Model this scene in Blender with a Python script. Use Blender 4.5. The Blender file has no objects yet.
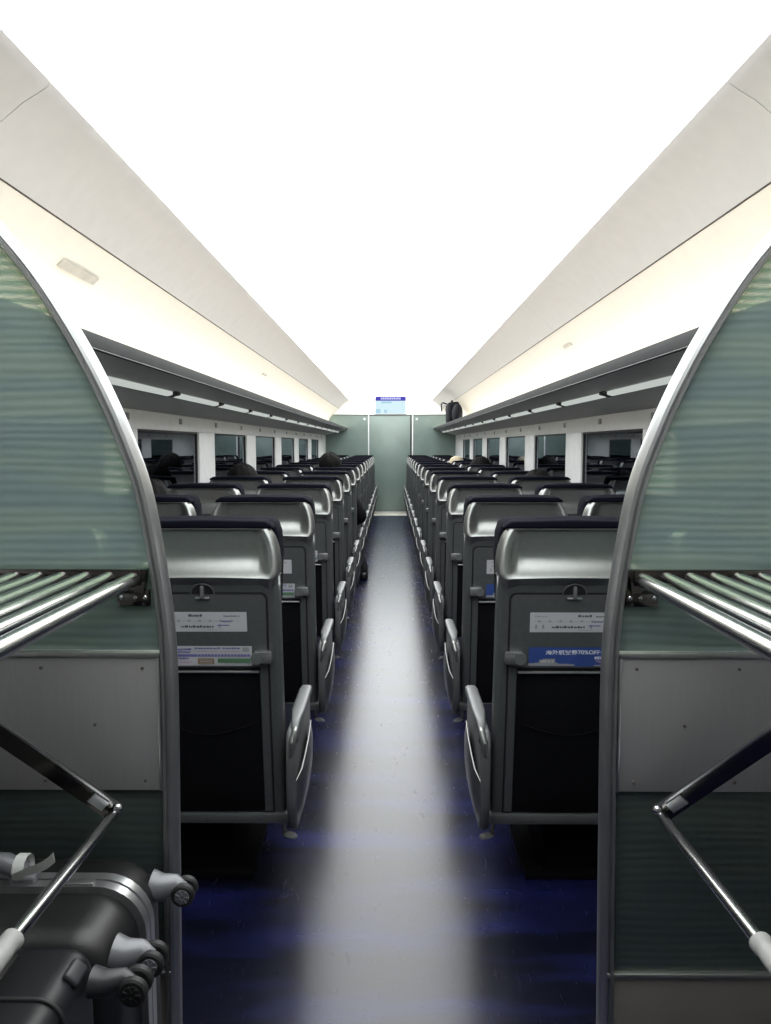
import bpy, bmesh, math, random
from mathutils import Vector, Matrix
R = random.Random(7)
D = bpy.data
scn = bpy.context.scene
col = scn.collection

# ------------------------------------------------------------------ camera, world, exposure
F = 760.0
cam_d = D.cameras.new('camera'); cam = D.objects.new('camera', cam_d); col.objects.link(cam)
cam_d.sensor_fit = 'VERTICAL'; cam_d.sensor_height = 24.0; cam_d.lens = 24.0 * F / 1024.0
cam_d.clip_start = 0.02
CAM_H = 1.485
cam.location = (0.008, 0.0, CAM_H)
cam.rotation_euler = (math.radians(90 - 5.11), 0, math.radians(0.41))
scn.camera = cam
w = D.worlds.new('world'); scn.world = w; w.use_nodes = True
w.node_tree.nodes['Background'].inputs[0].default_value = (0.004, 0.005, 0.008, 1)
w.node_tree.nodes['Background'].inputs[1].default_value = 1.0
scn.view_settings.view_transform = 'Standard'
scn.view_settings.look = 'None'
scn.view_settings.exposure = 0.0
scn.view_settings.gamma = 1.0
scn.view_settings.use_curve_mapping = False
scn.cycles.max_bounces = 8
scn.cycles.use_denoising = True
CEIL_L = 5.0      # ceiling diffuser
COVE_L = 24.0      # tubes above the racks
STRIP_L = 0.55    # lamps under the racks

WX = 1.42         # side wall
YE = 16.7         # end wall
YB = -1.6         # behind the camera
PY = 1.60         # partition plane

# ------------------------------------------------------------------ materials
def nmat(name):
    m = D.materials.new(name); m.use_nodes = True
    return m, m.node_tree, m.node_tree.nodes['Principled BSDF']

def noise_mix(nt, c1, c2, scale=(1, 1, 1), nscale=5.0, detail=3.0, lo=0.35, hi=0.65, coord='Object'):
    tc = nt.nodes.new('ShaderNodeTexCoord'); mp = nt.nodes.new('ShaderNodeMapping')
    mp.inputs['Scale'].default_value = scale
    nz = nt.nodes.new('ShaderNodeTexNoise'); nz.inputs['Scale'].default_value = nscale; nz.inputs['Detail'].default_value = detail
    cr = nt.nodes.new('ShaderNodeValToRGB')
    cr.color_ramp.elements[0].position = lo; cr.color_ramp.elements[1].position = hi
    cr.color_ramp.elements[0].color = (*c1, 1); cr.color_ramp.elements[1].color = (*c2, 1)
    nt.links.new(tc.outputs[coord], mp.inputs[0]); nt.links.new(mp.outputs[0], nz.inputs[0]); nt.links.new(nz.outputs[0], cr.inputs[0])
    return nz, cr

def mat(name, c, rough=0.5, metal=0.0, var=0.08, nscale=14.0, scale=(1, 1, 1), bump=0.0, spec=0.5, coat=0.0):
    m, nt, p = nmat(name)
    c1 = tuple(max(0, x * (1 - var)) for x in c); c2 = tuple(min(1, x * (1 + var)) for x in c)
    nz, cr = noise_mix(nt, c1, c2, scale, nscale)
    nt.links.new(cr.outputs[0], p.inputs['Base Color'])
    p.inputs['Roughness'].default_value = rough; p.inputs['Metallic'].default_value = metal
    p.inputs['Specular IOR Level'].default_value = spec
    p.inputs['Coat Weight'].default_value = coat
    if bump:
        b = nt.nodes.new('ShaderNodeBump'); b.inputs['Strength'].default_value = bump; b.inputs['Distance'].default_value = 0.003
        nt.links.new(nz.outputs[0], b.inputs['Height']); nt.links.new(b.outputs[0], p.inputs['Normal'])
    return m

def emat(name, c, s):
    m = D.materials.new(name); m.use_nodes = True; nt = m.node_tree
    for n in list(nt.nodes):
        if n.type == 'BSDF_PRINCIPLED': nt.nodes.remove(n)
    e = nt.nodes.new('ShaderNodeEmission'); e.inputs[0].default_value = (*c, 1); e.inputs[1].default_value = s
    nt.links.new(e.outputs[0], nt.nodes['Material Output'].inputs[0])
    return m

M = {}
M['ceil_light'] = emat('ceiling_diffuser', (0.97, 1.0, 0.985), CEIL_L)
M['cove_light'] = emat('cove_tube', (1.0, 0.95, 0.84), COVE_L)
M['strip_light'] = emat('strip_lens', (0.93, 1.0, 0.95), STRIP_L)
M['valence'] = mat('valence_paint', (0.55, 0.53, 0.52), 0.55, var=0.02)
M['cove'] = mat('cove_paint', (0.72, 0.68, 0.61), 0.5, var=0.02)
M['white'] = mat('white_paint', (0.74, 0.75, 0.76), 0.45, var=0.03)
M['endwhite'] = mat('end_wall_white', (0.85, 0.85, 0.82), 0.5, var=0.02)
M['wallgrey'] = mat('side_wall_laminate', (0.55, 0.56, 0.57), 0.5, var=0.03)
M['seam'] = mat('dark_seam', (0.10, 0.09, 0.08), 0.6)
M['vent'] = mat('vent_paint', (0.42, 0.40, 0.36), 0.6)
M['teal_end'] = mat('end_wall_teal', (0.145, 0.195, 0.18), 0.35, var=0.08, nscale=3.0, spec=0.5)
M['teal_door'] = mat('end_door_teal', (0.165, 0.215, 0.20), 0.33, var=0.06, nscale=3.0)
M['rack_under'] = mat('rack_underside', (0.42, 0.425, 0.42), 0.5, 0.1, var=0.04)
M['rack_lip'] = mat('rack_lip', (0.055, 0.057, 0.06), 0.7, 0.0, var=0.04, spec=0.2)
M['alu'] = mat('brushed_aluminium', (0.50, 0.51, 0.52), 0.30, 0.9, var=0.06, scale=(1, 1, 0.05), nscale=40)
M['alu_dark'] = mat('frame_aluminium', (0.33, 0.34, 0.345), 0.34, 0.85, var=0.05)
M['chrome'] = mat('polished_steel', (0.60, 0.61, 0.62), 0.20, 1.0, var=0.02)
M['steel_dark'] = mat('dark_polished_steel', (0.16, 0.15, 0.14), 0.12, 1.0, var=0.05)
M['panel'] = mat('brushed_steel_panel', (0.31, 0.305, 0.31), 0.42, 0.35, var=0.02, scale=(30, 1, 1), nscale=6)
M['kick'] = mat('kick_panel_steel', (0.20, 0.185, 0.17), 0.5, 0.3, var=0.06, nscale=4)
M['rubber'] = mat('black_rubber', (0.012, 0.012, 0.013), 0.6, var=0.2)
M['gasket'] = mat('window_gasket', (0.01, 0.01, 0.011), 0.5, var=0.2)
M['shell'] = mat('silver_moulded_shell', (0.235, 0.245, 0.24), 0.34, 0.82, var=0.03, nscale=60)
M['body'] = mat('grey_seat_panel', (0.085, 0.093, 0.095), 0.42, 0.25, var=0.05, nscale=80, bump=0.05)
M['body_dark'] = mat('dark_groove', (0.008, 0.009, 0.010), 0.6)
M['pocket'] = mat('black_mesh_pocket', (0.0035, 0.0035, 0.005), 0.8, var=0.5, nscale=500, bump=0.3, spec=0.12)
M['navy'] = mat('navy_fabric', (0.0036, 0.0042, 0.0085), 0.9, var=0.25, nscale=260, bump=0.5, spec=0.06)
M['cap'] = mat('armrest_grey', (0.115, 0.122, 0.125), 0.42, 0.25, var=0.05)
M['card'] = mat('card_white', (0.45, 0.46, 0.49), 0.4, var=0.02)
M['card_blue'] = mat('card_blue', (0.035, 0.07, 0.26), 0.4, var=0.1)
M['ink'] = mat('ink_dark', (0.08, 0.08, 0.10), 0.6)
M['ink_grey'] = mat('ink_grey', (0.28, 0.29, 0.31), 0.6)
M['ink_purple'] = mat('ink_purple', (0.13, 0.12, 0.33), 0.6)
M['ink_pink'] = mat('ink_pink', (0.45, 0.28, 0.42), 0.6)
M['ink_brown'] = mat('ink_brown', (0.24, 0.15, 0.09), 0.6)
M['ink_green'] = mat('ink_green', (0.08, 0.18, 0.10), 0.6)
M['ink_white'] = mat('ink_white', (0.72, 0.75, 0.85), 0.5)
M['blackshell'] = mat('black_case_shell', (0.009, 0.009, 0.0095), 0.40, 0.0, var=0.1, nscale=300, bump=0.15)
M['blackcase'] = mat('black_ribbed_case', (0.009, 0.010, 0.012), 0.42, 0.0, var=0.1, spec=0.35)
M['case_grey'] = mat('wheel_housing_grey', (0.16, 0.165, 0.18), 0.38, 0.2, var=0.05)
M['case_dkgrey'] = mat('wheel_housing_dark', (0.025, 0.026, 0.03), 0.42, 0.0, var=0.05)
M['paper'] = mat('tag_paper', (0.60, 0.62, 0.60), 0.6, var=0.08)
M['sleeve'] = mat('grey_grip_sleeve', (0.36, 0.36, 0.35), 0.5, var=0.05)
M['skin'] = mat('skin', (0.42, 0.26, 0.19), 0.55, var=0.08)
M['hair'] = mat('black_hair', (0.006, 0.0055, 0.0055), 0.8, var=0.5, nscale=90, scale=(1, 1, 0.2), bump=0.8, spec=0.12)
M['coat'] = mat('black_coat', (0.006, 0.006, 0.008), 0.9, var=0.3, spec=0.15)
M['coat_navy'] = mat('navy_coat', (0.018, 0.022, 0.04), 0.8, var=0.3)
M['trouser'] = mat('dark_trousers', (0.014, 0.014, 0.018), 0.8)
M['shoe'] = mat('black_shoe', (0.010, 0.010, 0.010), 0.4)
M['beige'] = mat('beige_cap', (0.42, 0.36, 0.26), 0.8)
M['bag'] = mat('black_bag_nylon', (0.006, 0.006, 0.009), 0.85, var=0.4, nscale=60, bump=0.4, spec=0.15)
M['screen_blue'] = emat('screen_blue', (0.10, 0.085, 0.55), 0.9)
M['screen_pale'] = emat('screen_pale', (0.72, 0.93, 1.0), 0.98)
M['screen_mid'] = emat('screen_mid', (0.50, 0.78, 0.92), 0.9)
M['screen_text'] = emat('screen_text', (0.62, 0.66, 1.0), 1.0)
M['plate'] = mat('threshold_plate', (0.60, 0.58, 0.52), 0.45, 0.2, var=0.04)

# window pane: night outside, reflects the saloon
m = D.materials.new('window_glass'); m.use_nodes = True; nt = m.node_tree
nt.nodes.remove(nt.nodes['Principled BSDF'])
fr = nt.nodes.new('ShaderNodeFresnel'); fr.inputs[0].default_value = 2.1
tr = nt.nodes.new('ShaderNodeBsdfTransparent'); tr.inputs[0].default_value = (0.35, 0.38, 0.40, 1)
gl = nt.nodes.new('ShaderNodeBsdfGlossy'); gl.inputs['Roughness'].default_value = 0.015; gl.inputs[0].default_value = (0.85, 0.9, 1, 1)
mx = nt.nodes.new('ShaderNodeMixShader')
nt.links.new(fr.outputs[0], mx.inputs[0]); nt.links.new(tr.outputs[0], mx.inputs[1]); nt.links.new(gl.outputs[0], mx.inputs[2])
nt.links.new(mx.outputs[0], nt.nodes['Material Output'].inputs[0])
M['glass'] = m

# frosted wavy partition glass
def wavy_glass(gname, gkey, gk, gt):
    m, nt, p = nmat(gname)
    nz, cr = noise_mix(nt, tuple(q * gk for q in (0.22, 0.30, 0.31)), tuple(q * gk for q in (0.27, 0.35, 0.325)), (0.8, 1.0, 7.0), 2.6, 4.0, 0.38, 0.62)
    wv = nt.nodes.new('ShaderNodeTexWave'); wv.bands_direction = 'Z'; wv.inputs['Scale'].default_value = 6.5
    wv.inputs['Distortion'].default_value = 11.0; wv.inputs['Detail'].default_value = 2.5; wv.inputs['Detail Scale'].default_value = 0.35
    mp2 = nt.nodes.new('ShaderNodeMapping'); mp2.inputs['Scale'].default_value = (0.45, 1, 2.6)
    tc2 = nt.nodes.new('ShaderNodeTexCoord')
    nt.links.new(tc2.outputs['Object'], mp2.inputs[0]); nt.links.new(mp2.outputs[0], wv.inputs[0])
    mxc = nt.nodes.new('ShaderNodeMix'); mxc.data_type = 'RGBA'; mxc.blend_type = 'MULTIPLY'; mxc.inputs[0].default_value = 0.14
    nt.links.new(cr.outputs[0], mxc.inputs[6]); nt.links.new(wv.outputs['Color'], mxc.inputs[7])
    nt.links.new(mxc.outputs[2], p.inputs['Base Color'])
    p.inputs['Roughness'].default_value = 0.32
    bp = nt.nodes.new('ShaderNodeBump'); bp.inputs['Strength'].default_value = 0.12; bp.inputs['Distance'].default_value = 0.004
    nt.links.new(wv.outputs['Fac'], bp.inputs['Height']); nt.links.new(bp.outputs[0], p.inputs['Normal'])
    tt = nt.nodes.new('ShaderNodeBsdfTransparent'); 
    cr2 = nt.nodes.new('ShaderNodeValToRGB'); cr2.color_ramp.elements[0].color = (0.50, 0.66, 0.46, 1); cr2.color_ramp.elements[1].color = (1.0, 1.0, 0.88, 1)
    nt.links.new(wv.outputs['Fac'], cr2.inputs[0]); nt.links.new(cr2.outputs[0], tt.inputs[0])
    mx = nt.nodes.new('ShaderNodeMixShader'); mx.inputs[0].default_value = gt
    nt.links.new(p.outputs[0], mx.inputs[1]); nt.links.new(tt.outputs[0], mx.inputs[2])
    nt.links.new(mx.outputs[0], nt.nodes['Material Output'].inputs[0])
    M[gkey] = m
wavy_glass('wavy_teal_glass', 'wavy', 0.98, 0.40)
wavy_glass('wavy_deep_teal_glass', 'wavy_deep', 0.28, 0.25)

# floor: navy vinyl, brighter blue cross bands, pale flecks, semi-gloss
m, nt, p = nmat('navy_vinyl_floor')
nz, cr = noise_mix(nt, (0.004, 0.005, 0.013), (0.011, 0.013, 0.075), (0.40, 1.9, 1), 3.0, 5.0, 0.45, 0.68)
vo = nt.nodes.new('ShaderNodeTexVoronoi'); vo.inputs['Scale'].default_value = 75.0
tc = nt.nodes.new('ShaderNodeTexCoord'); nt.links.new(tc.outputs['Object'], vo.inputs[0])
crv = nt.nodes.new('ShaderNodeValToRGB'); crv.color_ramp.elements[0].position = 0.03; crv.color_ramp.elements[1].position = 0.10
crv.color_ramp.elements[0].color = (1, 1, 1, 1); crv.color_ramp.elements[1].color = (0, 0, 0, 1)
nt.links.new(vo.outputs['Distance'], crv.inputs[0])
n3 = nt.nodes.new('ShaderNodeTexNoise'); n3.inputs['Scale'].default_value = 21.0; nt.links.new(tc.outputs['Object'], n3.inputs[0])
cr3 = nt.nodes.new('ShaderNodeValToRGB'); cr3.color_ramp.elements[0].position = 0.54; cr3.color_ramp.elements[1].position = 0.60
nt.links.new(n3.outputs[0], cr3.inputs[0])
mm = nt.nodes.new('ShaderNodeMath'); mm.operation = 'MULTIPLY'
nt.links.new(crv.outputs[0], mm.inputs[0]); nt.links.new(cr3.outputs[0], mm.inputs[1])
mxc = nt.nodes.new('ShaderNodeMix'); mxc.data_type = 'RGBA'
nt.links.new(mm.outputs[0], mxc.inputs[0]); nt.links.new(cr.outputs[0], mxc.inputs[6]); mxc.inputs[7].default_value = (0.07, 0.08, 0.17, 1)
nt.links.new(mxc.outputs[2], p.inputs['Base Color'])
# scuffs: elongated noise drives roughness
tc4 = nt.nodes.new('ShaderNodeTexCoord'); mp4 = nt.nodes.new('ShaderNodeMapping'); mp4.inputs['Scale'].default_value = (26, 5.5, 1); mp4.inputs['Rotation'].default_value = (0, 0, 0.12)
n4 = nt.nodes.new('ShaderNodeTexNoise'); n4.inputs['Scale'].default_value = 1.6; n4.inputs['Detail'].default_value = 3.0; n4.inputs['Distortion'].default_value = 0.8
nt.links.new(tc4.outputs['Object'], mp4.inputs[0]); nt.links.new(mp4.outputs[0], n4.inputs[0])
cr4 = nt.nodes.new('ShaderNodeValToRGB'); cr4.color_ramp.elements[0].position = 0.66; cr4.color_ramp.elements[1].position = 0.74
cr4.color_ramp.elements[0].color = (0.27, 0.27, 0.27, 1); cr4.color_ramp.elements[1].color = (0.33, 0.33, 0.33, 1)
nt.links.new(n4.outputs[0], cr4.inputs[0]); nt.links.new(cr4.outputs[0], p.inputs['Roughness'])
p.inputs['Specular IOR Level'].default_value = 0.51
M['floor'] = m

# ------------------------------------------------------------------ mesh helpers
SX = [1]
class MB:
    def __init__(s): s.v = []; s.f = []; s.mi = []; s.mats = []
    def mid(s, m):
        if m not in s.mats: s.mats.append(m)
        return s.mats.index(m)
    def raw(s, vs, fs, m):
        o = len(s.v); k = s.mid(m)
        s.v += [tuple(v) for v in vs]
        for f in fs: s.f.append(tuple(i + o for i in f)); s.mi.append(k)
        return s
    def box(s, c, d, m, r=0.0, seg=2, rot=None):
        bm = bmesh.new(); bmesh.ops.create_cube(bm, size=1)
        for v in bm.verts: v.co = Vector((v.co.x * d[0], v.co.y * d[1], v.co.z * d[2]))
        if r: bmesh.ops.bevel(bm, geom=bm.edges[:], offset=min(r, min(d) * 0.49), segments=seg, profile=0.5, affect='EDGES', clamp_overlap=True)
        mt = Matrix.Translation(c) @ (rot.to_4x4() if rot else Matrix.Identity(4))
        bm.verts.ensure_lookup_table(); bm.verts.index_update()
        vs = [mt @ v.co for v in bm.verts]; fs = [[v.index for v in f.verts] for f in bm.faces]; bm.free()
        return s.raw(vs, fs, m)
    def b2(s, x0, x1, y0, y1, z0, z1, m, r=0.0, seg=2):
        return s.box(((x0 + x1) / 2, (y0 + y1) / 2, (z0 + z1) / 2), (abs(x1 - x0), abs(y1 - y0), abs(z1 - z0)), m, r, seg)
    def tube(s, pts, r, m, n=12, cap=True):
        pts = [Vector(p) for p in pts]; rs = r if isinstance(r, (list, tuple)) else [r] * len(pts)
        vs = []; fs = []; up = None
        for i, p in enumerate(pts):
            t = ((pts[min(i + 1, len(pts) - 1)] - pts[max(i - 1, 0)])).normalized()
            if up is None: up = Vector((0, 0, 1)) if abs(t.z) < 0.9 else Vector((1, 0, 0))
            a = t.cross(up).normalized(); b = a.cross(t).normalized(); up = b
            for k in range(n):
                q = 2 * math.pi * k / n; vs.append(p + (a * math.cos(q) + b * math.sin(q)) * rs[i])
        for i in range(len(pts) - 1):
            for k in range(n):
                k2 = (k + 1) % n; fs.append([i * n + k, i * n + k2, (i + 1) * n + k2, (i + 1) * n + k])
        if cap: fs.append(list(range(n))[::-1]); fs.append([(len(pts) - 1) * n + k for k in range(n)])
        return s.raw(vs, fs, m)
    def prism(s, poly, axis, lo, hi, m, r=0.0, seg=2):
        def P(a, b, h): return {'x': (h, a, b), 'y': (a, h, b), 'z': (a, b, h)}[axis]
        n = len(poly); vs = [P(a, b, lo) for a, b in poly] + [P(a, b, hi) for a, b in poly]
        fs = [list(range(n)), list(range(n, 2 * n))[::-1]] + [[i, n + i, n + (i + 1) % n, (i + 1) % n] for i in range(n)]
        if not r:
            return s.raw(vs, fs, m)
        bm = bmesh.new(); bv = [bm.verts.new(v) for v in vs]
        for f in fs: bm.faces.new([bv[i] for i in f])
        bmesh.ops.recalc_face_normals(bm, faces=bm.faces[:])
        ed = [e for e in bm.edges if len(e.link_faces) == 2 and any(len(f.verts) == n and n > 4 or (abs(e.calc_face_angle(0)) > 1.0) for f in e.link_faces) and e.calc_face_angle(0) > 1.0]
        bmesh.ops.bevel(bm, geom=ed, offset=r, segments=seg, profile=0.5, affect='EDGES', clamp_overlap=True)
        bm.verts.index_update()
        vs = [v.co.copy() for v in bm.verts]; fs = [[v.index for v in f.verts] for f in bm.faces]; bm.free()
        return s.raw(vs, fs, m)
    def grid(s, fn, nu, nv, m, close_u=False):
        vs = [fn(i / nu, j / nv) for j in range(nv + 1) for i in range(nu + 1)]
        fs = [[j * (nu + 1) + i, j * (nu + 1) + i + 1, (j + 1) * (nu + 1) + i + 1, (j + 1) * (nu + 1) + i] for j in range(nv) for i in range(nu)]
        return s.raw(vs, fs, m)
    def ell(s, c, rad, m, nu=20, nv=12, rot=None, t0=0.0, t1=math.pi):
        def fn(u, v):
            a = 2 * math.pi * u; b = t0 + (t1 - t0) * v
            q = Vector((rad[0] * math.sin(b) * math.cos(a), rad[1] * math.sin(b) * math.sin(a), rad[2] * math.cos(b)))
            if rot: q = rot @ q
            return q + Vector(c)
        return s.grid(fn, nu, nv, m)
    def text(s, body, x, y, z, size, m, width=None):
        """lettering on a plane facing -y, left edge x, baseline z"""
        cu = D.curves.new('lettering', 'FONT'); cu.body = body; cu.size = size; cu.resolution_u = 3
        o = D.objects.new('lettering', cu); col.objects.link(o)
        dg = bpy.context.evaluated_depsgraph_get(); me = D.meshes.new_from_object(o.evaluated_get(dg))
        vs = [(v.co.x, v.co.y) for v in me.vertices]; fs = [list(p.vertices) for p in me.polygons]
        D.objects.remove(o); D.curves.remove(cu); D.meshes.remove(me)
        if not vs: return s
        mn = min(v[0] for v in vs); mxx = max(v[0] for v in vs); k = (width / (mxx - mn)) if width else 1
        if SX[0] < 0:
            return s.raw([(-(x + (a - mn) * k), y, z + b) for a, b in vs], fs, m)
        return s.raw([(x + (a - mn) * k, y, z + b) for a, b in vs], fs, m)
    def build(s, name, parent=None, smooth=35, weld=True):
        me = D.meshes.new(name); k = SX[0]
        me.from_pydata([(v[0] * k, v[1], v[2]) for v in s.v], [], [f if k > 0 else f[::-1] for f in s.f])
        for m in s.mats: me.materials.append(M[m] if isinstance(m, str) else m)
        me.polygons.foreach_set('material_index', s.mi)
        if weld:
            bm = bmesh.new(); bm.from_mesh(me); bmesh.ops.remove_doubles(bm, verts=bm.verts[:], dist=0.00002)
            bmesh.ops.recalc_face_normals(bm, faces=bm.faces[:]); bm.to_mesh(me); bm.free()
        me.update(); me.shade_smooth(); me.set_sharp_from_angle(angle=math.radians(smooth))
        o = D.objects.new(name, me); col.objects.link(o)
        if parent: o.parent = parent
        return o

def tag(o, label, cat, group=None, kind=None):
    if label: o['label'] = label
    if cat: o['category'] = cat
    if group: o['group'] = group
    if kind: o['kind'] = kind
    return o
def thing(name, label, cat, loc=(0, 0, 0), group=None):
    o = D.objects.new(name, None); col.objects.link(o); o.location = loc; o.empty_display_size = 0.05
    return tag(o, label, cat, group)
def struct(mb, name, parent=None, **k):
    o = mb.build(name, parent, **k)
    if parent is None: o['kind'] = 'structure'
    return o
def copy_tree(o, parent=None):
    c = o.copy(); col.objects.link(c); c.parent = parent
    for ch in KIDS.get(o.name, []): copy_tree(ch, c)
    return c
KIDS = {}
def index_kids():
    KIDS.clear()
    for o in D.objects:
        if o.parent: KIDS.setdefault(o.parent.name, []).append(o)

def interp(tab, x):
    if x <= tab[0][0]: return tab[0][1]
    for (a, b), (c, d) in zip(tab, tab[1:]):
        if x <= c: return b + (d - b) * (x - a) / (c - a)
    return tab[-1][1]

# ================================================================== SETTING
struct(MB().b2(-1.6, 1.6, YB, YE + 0.1, -0.08, 0.0, 'floor'), 'floor')

# ceiling: luminous arch
mb = MB()
arch = [(-0.90, 2.436), (-0.72, 2.475), (-0.45, 2.51), (-0.15, 2.53), (0.15, 2.53), (0.45, 2.51), (0.72, 2.475), (0.90, 2.436)]
top = [(x, z + 0.03) for x, z in arch][::-1]
mb.prism(arch + top, 'y', 0.15, YE, 'ceil_light')
mb.prism(arch + top, 'y', YB, 0.15, 'valence')
struct(mb, 'ceiling')

for s, side in ((-1, 'left'), (1, 'right')):
    # valence (slanting panel) with a rounded inner edge, and the cove panel below the seam
    val = [(0.885, 2.450), (0.892, 2.436), (0.915, 2.420), (0.97, 2.388), (1.04, 2.333), (1.10, 2.272), (1.118, 2.250)]
    cov = [(1.124, 2.246), (1.17, 2.205), (1.24, 2.14), (1.31, 2.06), (1.37, 1.975), (1.405, 1.90), (WX, 1.80), (WX, 1.68)]
    mb = MB()
    def sheet(pts, y0, y1, m, th=0.02):
        outer = [(x + th * 0.6, z + th * 0.6) for x, z in pts][::-1]
        poly = [(s * x, z) for x, z in pts + outer]
        mb.prism(poly, 'y', y0, y1, m)
    ys = [YB, 2.10, 5.28, 8.43, 11.58, 14.73, YE]
    for a, b in zip(ys, ys[1:]): sheet(val, a + 0.0015, b - 0.0015, 'valence')
    mb2 = mb; v_o = struct(mb, 'trim_%d' % (1 if s < 0 else 2), smooth=60)
    mb = MB()
    sheet(cov, YB, YE, 'cove')
    # dark seam line between valence and cove, and the seam backing
    mb.b2(s * 1.120, s * 1.132, YB, YE, 2.250, 2.262, 'seam')
    for a in ys[1:-1]: mb.raw([(s * 0.9, a - .002, 2.455), (s * 0.9, a + .002, 2.455), (s * 1.13, a + .002, 2.262), (s * 1.13, a - .002, 2.262)], [(0, 1, 2, 3)], 'seam')
    # side wall: below sill, above head, pillars
    xo = s * (WX + 0.10); xi = s * WX
    mb.b2(xi, xo, YB, YE, 0.0, 0.90, 'wallgrey')
    mb.b2(xi, xo, YB, YE, 1.572, 1.70, 'white')
    y = 4.30 - 1.88 * 1
    spans = []; prev = YB
    for k in range(8):
        a = 2.42 + 1.88 * k; b = 3.80 + 1.88 * k
        if a > YE - 1.3: break
        mb.b2(xi, xo, prev, a, 0.90, 1.572, 'white', 0.006)
        spans.append((a, b)); prev = b
    mb.b2(xi, xo, prev, YE, 0.90, 1.572, 'white', 0.006)
    struct(mb, 'wall_' + side, smooth=30)
    # windows
    for i, (a, b) in enumerate(spans):
        n = i + 1 + (0 if s < 0 else len(spans))
        xm = s * (WX + 0.026)
        o = struct(MB().b2(xm - s * 0.003, xm + s * 0.003, a, b, 0.90, 1.572, 'glass'), 'window_%d' % n)
        g = MB(); t = 0.014
        g.b2(xm - s * 0.012, xm + s * 0.012, a, a + t, 0.90, 1.572, 'gasket', 0.003)
        g.b2(xm - s * 0.012, xm + s * 0.012, b - 0.014, b, 0.90, 1.572, 'gasket', 0.003)
        g.b2(xm - s * 0.012, xm + s * 0.012, a, b, 0.90, 0.90 + t, 'gasket', 0.003)
        g.b2(xm - s * 0.012, xm + s * 0.012, a, b, 1.572 - t, 1.572, 'gasket', 0.003)
        g.build('window_frame', o)
        MB().b2(xi + s * 0.002, xm - s * 0.012, a + 0.0, b, 0.900, 0.908, 'white', 0.002).build('window_sill', o)

# end wall and door
e = MB()
e.b2(-1.55, 1.55, YE, YE + 0.1, 2.115, 2.62, 'endwhite')
for s in (-1, 1): e.b2(s * 0.475, s * 1.55, YE, YE + 0.1, 0, 2.115, 'teal_end')
e.b2(-0.475, 0.475, YE + 0.03, YE + 0.1, 0, 2.115, 'teal_end')
struct(e, 'wall_back')
for s in (-1, 1):
    struct(MB().b2(s * 0.468, s * 0.492, YE - 0.012, YE + 0.005, 0.0, 2.115, 'white', 0.003), 'trim_%d' % (4 + s))
struct(MB().b2(-1.42, 1.42, YE - 0.010, YE + 0.004, 2.112, 2.126, 'gasket'), 'trim_6')
dr = MB().b2(-0.455, 0.43, YE + 0.004, YE + 0.029, 0.012, 2.105, 'teal_door', 0.004)
dr.b2(0.432, 0.455, YE + 0.0, YE + 0.02, 0.012, 2.105, 'gasket', 0.002)
dr = struct(dr, 'door_1')
struct(MB().b2(-0.47, 0.47, 15.75, YE - 0.014, 0.0, 0.006, 'plate', 0.002), 'trim_7')
for s in (-1, 1):
    tag(MB().tube([(s * 0.57, YE - 0.006, 2.03), (s * 0.57, YE + 0.002, 2.03)], 0.028, 'alu', 16).build('wall_button'),
        'small round metal cover on the teal end wall, %s of the door' % ('left' if s < 0 else 'right'), 'cover')
# wall behind the camera
struct(MB().b2(-1.55, 1.55, YB - 0.1, YB, 0, 2.62, 'kick'), 'wall_front')

# information display above the door
t = thing('information_display', 'flat information screen with a blue header above the far door', 'display', (0, YE, 2.285))
z0, z1 = -0.155, 0.235
MB().b2(-0.345, 0.345, -0.030, -0.002, z0, z1, 'white', 0.004).build('casing', t)
sc_ = MB().b2(-0.33, 0.33, -0.034, -0.030, z0 + 0.012, z1 - 0.008, 'screen_pale')
sc_.b2(-0.33, 0.33, -0.036, -0.034, z1 - 0.098, z1 - 0.008, 'screen_blue')
x = -0.215
for k in range(11):
    sc_.b2(x, x + 0.032, -0.0375, -0.036, z1 - 0.072, z1 - 0.030 + 0.008 * (k % 2), 'screen_text'); x += 0.040
sc_.b2(-0.20, 0.02, -0.0355, -0.034, z1 - 0.155, z1 - 0.110, 'screen_mid')
sc_.b2(-0.33, -0.22, -0.0355, -0.034, z0 + 0.02, z0 + 0.11, 'screen_mid')
sc_.b2(-0.14, -0.08, -0.0355, -0.034, z0 + 0.03, z0 + 0.10, 'screen_mid')
sc_.b2(0.26, 0.264, -0.0355, -0.034, z0 + 0.02, z1 - 0.11, 'screen_mid')
sc_.build('screen', t)

# vents and speaker panels on the cove
for s, yv, wv_, nm in ((-1, 3.05, 0.34, 'left'), (1, 5.3, 0.22, 'right'), (-1, 7.45, 0.22, 'left')):
    a = Vector((1.195, 0, 2.18)); b = Vector((1.245, 0, 2.133))
    dirv = (b - a).normalized(); nrm = Vector((-dirv.z, 0, dirv.x)) * -1
    if nrm.x > 0: nrm = -nrm
    vs = []
    hw = 0.017 if wv_ > .3 else 0.010
    mid = (a + b) / 2
    for off in (0.0, 0.005):
        for dy, k in ((-1, -1), (1, -1), (1, 1), (-1, 1)):
            q = mid + dirv * hw * k + nrm * (off); vs.append((s * q.x, yv + dy * wv_ / 2, q.z))
    o = MB().raw(vs, [(0, 1, 2, 3), (4, 5, 6, 7), (0, 1, 5, 4), (1, 2, 6, 5), (2, 3, 7, 6), (3, 0, 4, 7)], 'vent').build('air_vent')
    tag(o, {(-1, 3.05): 'larger grey oblong vent on the sloping left cove near the partition',
            (1, 5.3): 'thin grey slot vent on the sloping right cove',
            (-1, 7.45): 'thin grey slot vent on the left cove farther down the car'}[(s, yv)], 'vent')

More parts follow.
